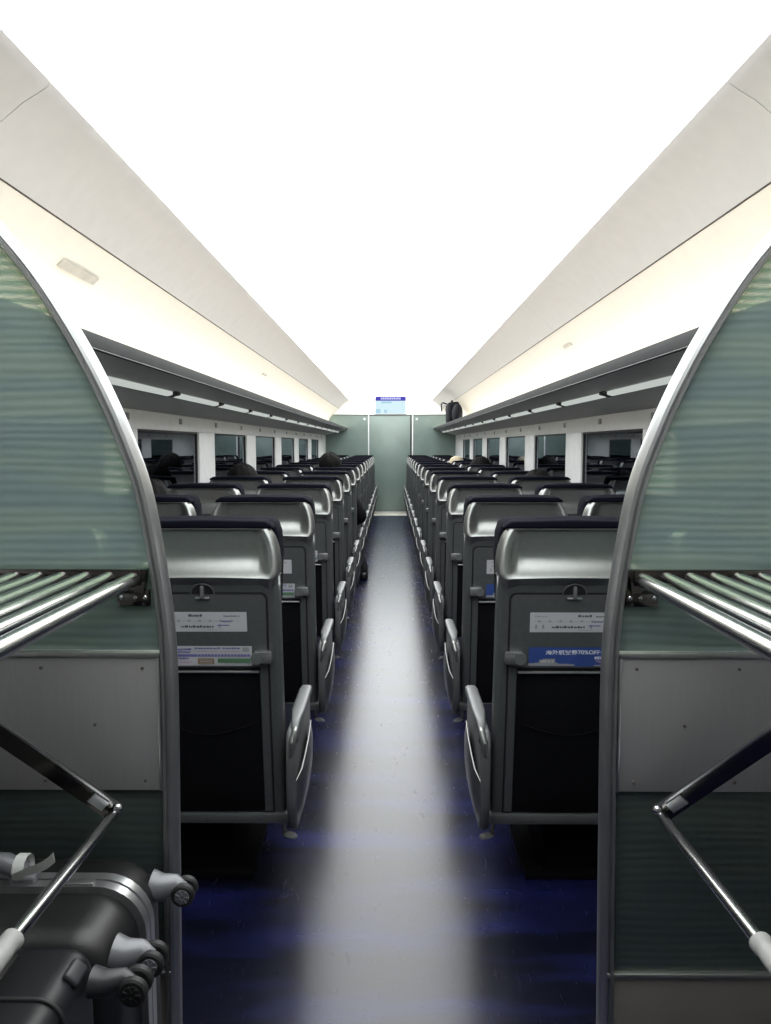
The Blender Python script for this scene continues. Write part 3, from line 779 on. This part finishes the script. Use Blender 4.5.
    q1 = p0 + Vector((s * 0.004, -0.01, -0.012)); q2 = Vector((s * 0.566, 1.09, 0.736))
    MB().ell(p0 + Vector((0, -0.004, -0.004)), (0.011, 0.011, 0.011), 'chrome').build('pivot', t)
    MB().tube([q1, q1 + (q2 - q1) * 0.05, q2], [0.0085, 0.0115, 0.0115], 'chrome', 16).build('guard_tube', t)
    q3 = Vector((s * 0.600, 0.62, 0.700)); dq = (q3 - q2).normalized()
    MB().tube([q2 - dq * 0.004, q2, q2 + dq * 0.012, q2 + dq * 0.016, q2 + dq * 0.03, q3], [0.0125, 0.0175, 0.0175, 0.0155, 0.0165, 0.0165], 'sleeve', 16).build('sleeve', t)
    g = MB(); g.b2(s * 0.84, s * 1.412, 1.29, 1.345, 1.09, 1.13, 'alu_dark', 0.006); g.build('wall_bracket', t)

# ================================================================== SUITCASES (left bay)
def rrect(x0, x1, z0, z1, r, n=8):
    p = []
    for (px, pz, a0) in ((x1 - r, z1 - r, 0), (x0 + r, z1 - r, 90), (x0 + r, z0 + r, 180), (x1 - r, z0 + r, 270)):
        for k in range(n + 1):
            a = math.radians(a0 + 90 * k / n); p.append((px + r * math.cos(a), pz + r * math.sin(a)))
    return p
def half_shell(mb, x0, x1, z0, z1, r, ya, yb_, m, rnd=0.045, steps=6):
    """domed half from seam plane ya to face plane yb_"""
    loops = []
    sg = 1 if yb_ > ya else -1; dep = abs(yb_ - ya)
    for k in range(steps + 1):
        a = math.pi / 2 * k / steps
        ins = rnd * (1 - math.cos(a)); yy = ya + sg * (dep - rnd + rnd * math.sin(a)) 
        loops.append((ins, yy))
    loops = [(0.0, ya)] + loops
    vs = []; n = None
    for ins, yy in loops:
        p = rrect(x0 + ins, x1 - ins, z0 + ins, z1 - ins, max(0.01, r - ins * 0.6)); n = len(p)
        vs += [(a, yy, b) for a, b in p]
    fs = [[j * n + i, j * n + (i + 1) % n, (j + 1) * n + (i + 1) % n, (j + 1) * n + i] for j in range(len(loops) - 1) for i in range(n)]
    fs.append([(len(loops) - 1) * n + i for i in range(n)])
    mb.raw(vs, fs, m)
def wheel(par, p, hub, housing_from, hm, r=0.024, fat=1.0):
    """twin caster: housing arm from the case corner and two discs"""
    h = MB(); a = Vector(housing_from); b = Vector(p)
    h.tube([a, a + (b - a) * 0.35, a + (b - a) * 0.75 + Vector((0, 0, 0.012)), b + Vector((0, 0, 0.006))], [0.040 * fat, 0.034 * fat, 0.024 * fat, 0.014 * fat], hm, 16)
    hh = h.build('wheel_housing', par, smooth=60)
    w_ = MB()
    for dy in (-0.014, 0.014):
        w_.tube([(p[0], p[1] + dy - 0.008, p[2]), (p[0], p[1] + dy - 0.005, p[2]), (p[0], p[1] + dy + 0.005, p[2]), (p[0], p[1] + dy + 0.008, p[2])], [r * 0.86, r, r, r * 0.86], 'rubber', 24)
    for dy in (-0.0235,):
        w_.tube([(p[0], p[1] + dy, p[2]), (p[0], p[1] + dy + 0.003, p[2])], r * 0.62, hub, 20)
        for k in range(7):
            q = 2 * math.pi * k / 7
            w_.box((p[0] + math.cos(q) * r * .4, p[1] + dy - .001, p[2] + math.sin(q) * r * .4), (r * .42, .003, .003), hub, 0, rot=Matrix.Rotation(-q, 3, 'Y'))
    w_.build('wheel', hh)

t = thing('aluminium_trim_suitcase', 'dark suitcase with a silver frame and grey wheels behind the guard bar, left bay', 'suitcase', (0, 0, 0))
X0, X1, Z0, Z1 = -1.24, -0.474, 0.026, 0.630
g = MB(); half_shell(g, X0, X1, Z0, Z1, 0.085, 1.385, 1.235, 'blackshell', 0.05); fsn = g.build('front_shell', t, smooth=60)
g = MB(); half_shell(g, X0, X1, Z0, Z1, 0.085, 1.415, 1.535, 'blackshell', 0.05); g.build('rear_shell', t, smooth=60)
g = MB()
po = rrect(X0 - .014, X1 + .014, Z0 - .014, Z1 + .014, 0.094); pi_ = rrect(X0 + .02, X1 - .02, Z0 + .02, Z1 - .02, 0.070); n = len(po)
secf = [(0, 1.376), (1, 1.376), (1, 1.397), (.6, 1.3985), (.6, 1.4015), (1, 1.403), (1, 1.424), (0, 1.424)]
vs = []
for f_, yy in secf: vs += [(b[0] + (a[0] - b[0]) * f_, yy, b[1] + (a[1] - b[1]) * f_) for a, b in zip(po, pi_)]
fs = [[j * n + i, j * n + (i + 1) % n, ((j + 1) % len(secf)) * n + (i + 1) % n, ((j + 1) % len(secf)) * n + i] for j in range(len(secf)) for i in range(n)]
g.raw(vs, fs, 'alu').build('aluminium_frame', t, smooth=30)
for yy, zz in ((1.50, 0.560), (1.288, 0.562)): wheel(t, (-0.420, yy, zz), 'case_grey', (-0.490, yy, zz + 0.012), 'case_grey', 0.024, 0.8)
for yy, zz in ((1.50, 0.10), (1.288, 0.10)): wheel(t, (-0.428, yy, zz), 'case_grey', (-0.497, yy, zz + 0.008), 'case_grey')
g = MB(); g.tube([(-0.700, 1.40, 0.640), (-0.708, 1.40, 0.662), (-0.735, 1.40, 0.676), (-0.89, 1.40, 0.678), (-0.92, 1.40, 0.662), (-0.93, 1.40, 0.640)], [0.016, 0.019, 0.020, 0.020, 0.019, 0.016], 'case_grey', 14)
g.box((-0.70, 1.40, 0.648), (0.05, 0.034, 0.02), 'case_grey', 0.006); g.box((-0.93, 1.40, 0.648), (0.05, 0.034, 0.02), 'case_grey', 0.006)
g.build('carry_handle', t, smooth=60)
g = MB(); g.b2(-0.64, -0.56, 1.378, 1.396, 0.642, 0.649, 'alu_dark', 0.003); g.ell((-0.625, 1.386, 0.651), (.006, .006, .004), 'chrome', 12, 6); g.build('lock', t)
# airline tag looped through the handle
g = MB()
def ribbon(pts, wv_, m, mbx):
    vs = []
    for (x, y, z, dx, dy, dz) in pts: vs += [(x, y, z), (x + dx, y + dy, z + dz)]
    th = Vector((0.0, 0.0008, 0.0006))
    k = len(vs); vs2 = vs + [tuple(Vector(v) + th) for v in vs]
    fs = [[2 * i, 2 * i + 1, 2 * i + 3, 2 * i + 2] for i in range(len(pts) - 1)] + [[k + 2 * i, k + 2 * i + 1, k + 2 * i + 3, k + 2 * i + 2] for i in range(len(pts) - 1)]
    fs += [[0, 1, k + 1, k], [k - 2, k - 1, 2 * k - 1, 2 * k - 2]]
    mbx.raw(vs2, fs, m)
pts = []
for i in range(9):
    a = -0.9 + i / 8 * 5.2
    pts.append((-0.715, 1.40 + 0.025 * math.cos(a), 0.668 + 0.025 * math.sin(a), 0.022, 0, 0.0))
ribbon(pts, 0, 'paper', g)
pts = []
for i in range(11):
    u = i / 10; x = -0.705 + 0.075 * u
    pts.append((x, 1.375, 0.658 + 0.036 * u ** 1.5 + 0.003 * math.sin(u * 6), -0.004 + .004 * u, -0.006, 0.014 + 0.008 * u))
ribbon(pts, 0, 'paper', g)
o = g.build('baggage_tag', smooth=60); tag(o, 'curled white paper baggage tag looped on the silver-framed suitcase handle', 'luggage tag')

t = thing('black_suitcase', 'all-black ribbed suitcase with dark wheels nearest the camera, left bay', 'suitcase', (0, 0, 0))
X0, X1, Z0, Z1 = -1.12, -0.488, 0.02, 0.650
g = MB(); half_shell(g, X0, X1, Z0, Z1, 0.040, 1.075, 1.205, 'blackcase', 0.025); g.build('rear_shell', t, smooth=60)
g = MB(); half_shell(g, X0, X1, Z0, Z1, 0.040, 1.068, 0.90, 'blackcase', 0.025); g.build('front_shell', t, smooth=60)
g = MB()
po = rrect(X0 - .001, X1 + .001, Z0 - .001, Z1 + .001, 0.040)
g.tube([(a, 1.0715, b) for a, b in po] + [(po[0][0], 1.0715, po[0][1])], 0.004, 'rubber', 8); g.build('seam_strip', t, smooth=60)
for k, (xa, ya) in enumerate(((X1 - 0.035, 1.145), (X1 - 0.035, 0.985))):
    g = MB(); g.box((X1 - 0.010, ya, Z1 - 0.010), (0.030, 0.045, 0.014), 'case_dkgrey', 0.008, 3, Matrix.Rotation(0.75, 3, 'Y')); g.build('corner_guard', t, smooth=60)
g = MB(); g.b2(-0.72, -0.595, 1.085, 1.165, 0.644, 0.660, 'rubber', 0.006); g.b2(-0.71, -0.605, 1.112, 1.138, 0.660, 0.668, 'case_dkgrey', 0.005)
g.ell((-0.64, 1.155, 0.661), (.004, .004, .003), 'alu', 10, 6); g.ell((-0.66, 1.095, 0.661), (.004, .004, .003), 'alu', 10, 6); g.build('latch', t)
for yy, zz in ((1.165, 0.604), (0.96, 0.604), (1.165, 0.09), (0.96, 0.09)): wheel(t, (-0.408, yy, zz), 'rubber', (-0.480, yy, zz + 0.006), 'case_dkgrey', 0.024, 0.62)

# ================================================================== BAG ON THE RIGHT RACK
t = thing('travel_bag', 'soft black bag lying on the right overhead rack near the end wall', 'bag', (1.062, 13.1, 1.815))
def bagf(u, v):
    a = 2 * math.pi * u; b = math.pi * (v - 0.5)
    sx, sy, sz = 0.108, 0.42, 0.182
    c, s_ = math.cos(a), math.sin(a); cb, sb = math.cos(b), math.sin(b)
    def pw(q, e_): return math.copysign(abs(q) ** e_, q)
    x = sx * pw(cb, .4) * pw(c, .4); y = sy * pw(cb, .4) * pw(s_, .4); z = sz * pw(sb, .4)
    z += (0.010 * math.sin(14 * y + 1) + 0.006 * math.sin(31 * x)) * (1 if z > 0 else 0)
    x += 0.006 * math.sin(9 * z + 7 * y)
    return (x, y, z + 0.195)
MB().grid(bagf, 40, 20, 'bag').build('bag_body', t, smooth=70)
MB().tube([(-0.08, 0.36, 0.37), (-0.14, 0.40, 0.395), (-0.165, 0.40, 0.37), (-0.165, 0.40, 0.30), (-0.155, 0.40, 0.24)], 0.013, 'bag', 8).build('loose_strap', t, smooth=60)
MB().tube([(-0.02, -0.2, 0.375), (-0.02, -0.15, 0.402), (-0.02, 0.10, 0.402), (-0.02, 0.16, 0.375)], 0.010, 'bag', 8).build('carry_handle', t, smooth=60)
MB().ell((0.02, -0.70, 0.16), (0.085, 0.26, 0.165), 'bag', 24, 14).build('side_pouch', t, smooth=60)

# ================================================================== PASSENGERS
def skin_mesh(name, nodes, edges, m, parent, root=0, sub=2):
    me = D.meshes.new(name); me.from_pydata([n_[0] for n_ in nodes], edges, [])
    o = D.objects.new(name, me); col.objects.link(o)
    sk = o.modifiers.new('skin', 'SKIN'); sk.use_smooth_shade = True; sk.branch_smoothing = 0.4
    for i, n_ in enumerate(nodes):
        r = n_[1]; me.skin_vertices[0].data[i].radius = r if isinstance(r, tuple) else (r, r)
        me.skin_vertices[0].data[i].use_root = (i == root)
    sb = o.modifiers.new('sub', 'SUBSURF'); sb.levels = sub; sb.render_levels = sub
    dg = bpy.context.evaluated_depsgraph_get(); dg.update()
    nm = D.meshes.new_from_object(o.evaluated_get(dg)); D.objects.remove(o); D.meshes.remove(me)
    nm.materials.clear(); nm.materials.append(M[m]); nm.shade_smooth()
    q = D.objects.new(name, nm); col.objects.link(q); q.parent = parent
    return q

def passenger(loc, label, coat='coat', head_z=1.25, lean=0.0, elbow_out=False, cap=None, tilt=0.0, bigwave=False, foot_out=False):
    """seated, facing +y; loc = seat centre x, seat back y"""
    t = thing('person', label, 'person', (loc[0], loc[1], 0), 'seated passengers')
    hz = head_z - 0.115           # head centre
    sh = hz - 0.235
    hip = (0, 0.34, 0.56); 
    hx = lean
    def hand(nodes, edges, wi, wx, wy, wz, sg):
        # palm and five curled fingers resting on the thigh
        b = len(nodes)
        nodes.append(((wx, wy + 0.055, wz - 0.004), (0.034, 0.016))); edges.append((wi, b))
        for k, (dx, ln) in enumerate(((-.027, .052), (-.009, .062), (.010, .058), (.027, .045))):
            i0 = len(nodes)
            nodes.append(((wx + dx, wy + 0.085, wz + 0.002), 0.009)); edges.append((b, i0))
            nodes.append(((wx + dx * 1.1, wy + 0.085 + ln * .55, wz - 0.004), 0.0085)); edges.append((i0, i0 + 1))
            nodes.append(((wx + dx * 1.1, wy + 0.085 + ln, wz - 0.022), 0.0075)); edges.append((i0 + 1, i0 + 2))
        i0 = len(nodes)
        nodes.append(((wx - sg * 0.040, wy + 0.045, wz), 0.010)); edges.append((b, i0))
        nodes.append(((wx - sg * 0.052, wy + 0.080, wz - 0.006), 0.009)); edges.append((i0, i0 + 1))
    nd = [((0, .34, .60), .12), ((hx * .5, .31, .82), .12), ((hx, .29, sh - .05), .11), ((hx, .295, sh + .03), .06), ((hx, .30, hz - .10), .052),
          ((hx, .315, hz - 0.03), (.070, .085)), ((hx, .315, hz + 0.035), (.074, .092)), ((hx, .31, hz + 0.07), (.055, .07))]
    ed = [(0, 1), (1, 2), (2, 3), (3, 4), (4, 5), (5, 6), (6, 7)]
    # legs under the clothes, arms, hands
    el = {}
    for sg in (-1, 1):
        i = len(nd)
        out = elbow_out and sg == elbow_out
        ex, ey, ez = (hx + sg * .33, .30, .72) if out else (hx + sg * .20, .33, .70)
        wx, wy, wz = (hx + sg * .20, .56, .655) if out else (sg * .12, .52, .60 + .07)
        el[sg] = ((hx + sg * .165, .29, sh - .02), (ex, ey, ez), (wx, wy, wz))
        nd += [(el[sg][0], .05), (el[sg][1], .038), (el[sg][2], .027)]
        ed += [(2, i), (i, i + 1), (i + 1, i + 2)]
        hand(nd, ed, i + 2, wx, wy, wz, sg)
        i = len(nd)
        fo = foot_out and sg == foot_out
        fx = sg * (.29 if fo else .12); fy = .70 if fo else .84
        nd += [((sg * .10, .36, .57), .085), ((sg * (.16 if fo else .13), .74, .56), .06), ((fx, fy + .02, .12), .04), ((fx, fy + .12, .05), .035)]
        ed += [(0, i), (i, i + 1), (i + 1, i + 2), (i + 2, i + 3)]
    body = skin_mesh('body', nd, ed, 'skin', t)
    # face: nose, ears, eyes, mouth as sub-detail merged on the head side of the body
    fc = MB(); 
    fc.ell((hx, .405, hz - .02), (.012, .018, .020), 'skin', 10, 8)
    for sg in (-1, 1):
        fc.ell((hx + sg * .078, .315, hz - .015), (.010, .018, .030), 'skin', 10, 8)
        fc.ell((hx + sg * .030, .392, hz + .008), (.013, .010, .009), 'ink_white', 10, 8)
        fc.ell((hx + sg * .030, .400, hz + .008), (.006, .005, .006), 'hair', 8, 6)
    fc.ell((hx, .396, hz - .060), (.022, .008, .006), 'ink_pink', 10, 6)
    fc.build('face', t, smooth=60)
    # coat
    nd = [((0, .345, .60), (.165, .135)), ((hx * .5, .31, .80), (.165, .13)), ((hx, .285, sh - .06), (.165, .115)), ((hx, .29, sh + .035), (.075, .072))]
    ed = [(0, 1), (1, 2), (2, 3)]
    for sg in (-1, 1):
        i = len(nd); a, b, c = el[sg]
        m1 = tuple(b[k] + (c[k] - b[k]) * .92 for k in range(3))
        nd += [(a, .072), (b, .075 if (elbow_out and sg == elbow_out) else .056), (m1, .042)]; ed += [(2, i), (i, i + 1), (i + 1, i + 2)]
    skin_mesh('coat', nd, ed, coat, t)
    nd = [((0, .34, .585), (.15, .11))]; ed = []
    for sg in (-1, 1):
        i = len(nd); fo = foot_out and sg == foot_out
        fx = sg * (.29 if fo else .12); fy = .70 if fo else .84
        nd += [((sg * .10, .38, .57), .095), ((sg * (.16 if fo else .13), .74, .56), .072), ((fx, fy + .015, .14), .052), ((fx, fy + .02, .075), .048)]
        ed += [(0, i), (i, i + 1), (i + 1, i + 2), (i + 2, i + 3)]
    skin_mesh('trousers', nd, ed, 'trouser', t)
    for sg in (-1, 1):
        fo = foot_out and sg == foot_out
        fx = sg * (.29 if fo else .12); fy = .70 if fo else .84
        g_ = MB(); g_.box((fx, fy + .08, .047), (.092, .27, .092), 'shoe', .038, 3); g_.build('shoe', t, smooth=60)
    # hair: cap over the top, back and sides of the head
    hr = MB(); rad = (.100, .112, .112) if not bigwave else (.115, .120, .116)
    rr2 = random.Random(int(loc[1] * 100))
    ph = [rr2.uniform(0, 6) for _ in range(4)]
    def hf(u, v):
        a = 2 * math.pi * u; b = math.pi * .80 * v
        front = max(0, math.sin(a))       # +y = face
        b *= 1 - 0.42 * front ** 1.5
        k = 1 + .035 * math.sin(7 * a + ph[0]) * math.sin(b * 5 + ph[1]) + .03 * math.sin(13 * a + ph[2])
        return (hx + rad[0] * k * math.sin(b) * math.cos(a), .312 + rad[1] * k * math.sin(b) * math.sin(a), hz + 0.003 + rad[2] * k * math.cos(b))
    hr.grid(hf, 36, 16, 'hair'); hr.build('hair', t, smooth=70)
    if cap:
        cp = MB(); cp.ell((hx, .312, hz + .035), (.108, .118, .095), cap, 28, 8, None, 0, math.pi * .52)
        cp.box((hx, .44, hz + .035), (.14, .10, .008), cap, .003); cp.build('cap', t, smooth=60)
    return t
def rowy(i): return ROW0 + PITCH * i
passenger((-0.58, rowy(5)), 'person with full black hair and dark coat resting an elbow out over the left armrest', 'coat', 1.395, -0.04, elbow_out=1, bigwave=True, foot_out=1)
passenger((-1.085, rowy(3)), 'person with rounded dark hair in a left window seat, fourth row', 'coat', 1.335, -0.03, bigwave=True)
passenger((-1.075, rowy(1)), 'person leaning to the window in the left window seat, second row', 'coat_navy', 1.32, -0.08)
passenger((1.085, rowy(3)), 'dark-haired person sitting low in a right window seat, fourth row', 'coat_navy', 1.290, 0.03, bigwave=True)
passenger((1.075, rowy(6)), 'dark-haired person in a right window seat, seventh row', 'coat', 1.340, -0.02, bigwave=True)
passenger((1.035, rowy(8)), 'person wearing a beige cap in a right window seat, ninth row', 'coat', 1.300, -0.08, cap='beige')
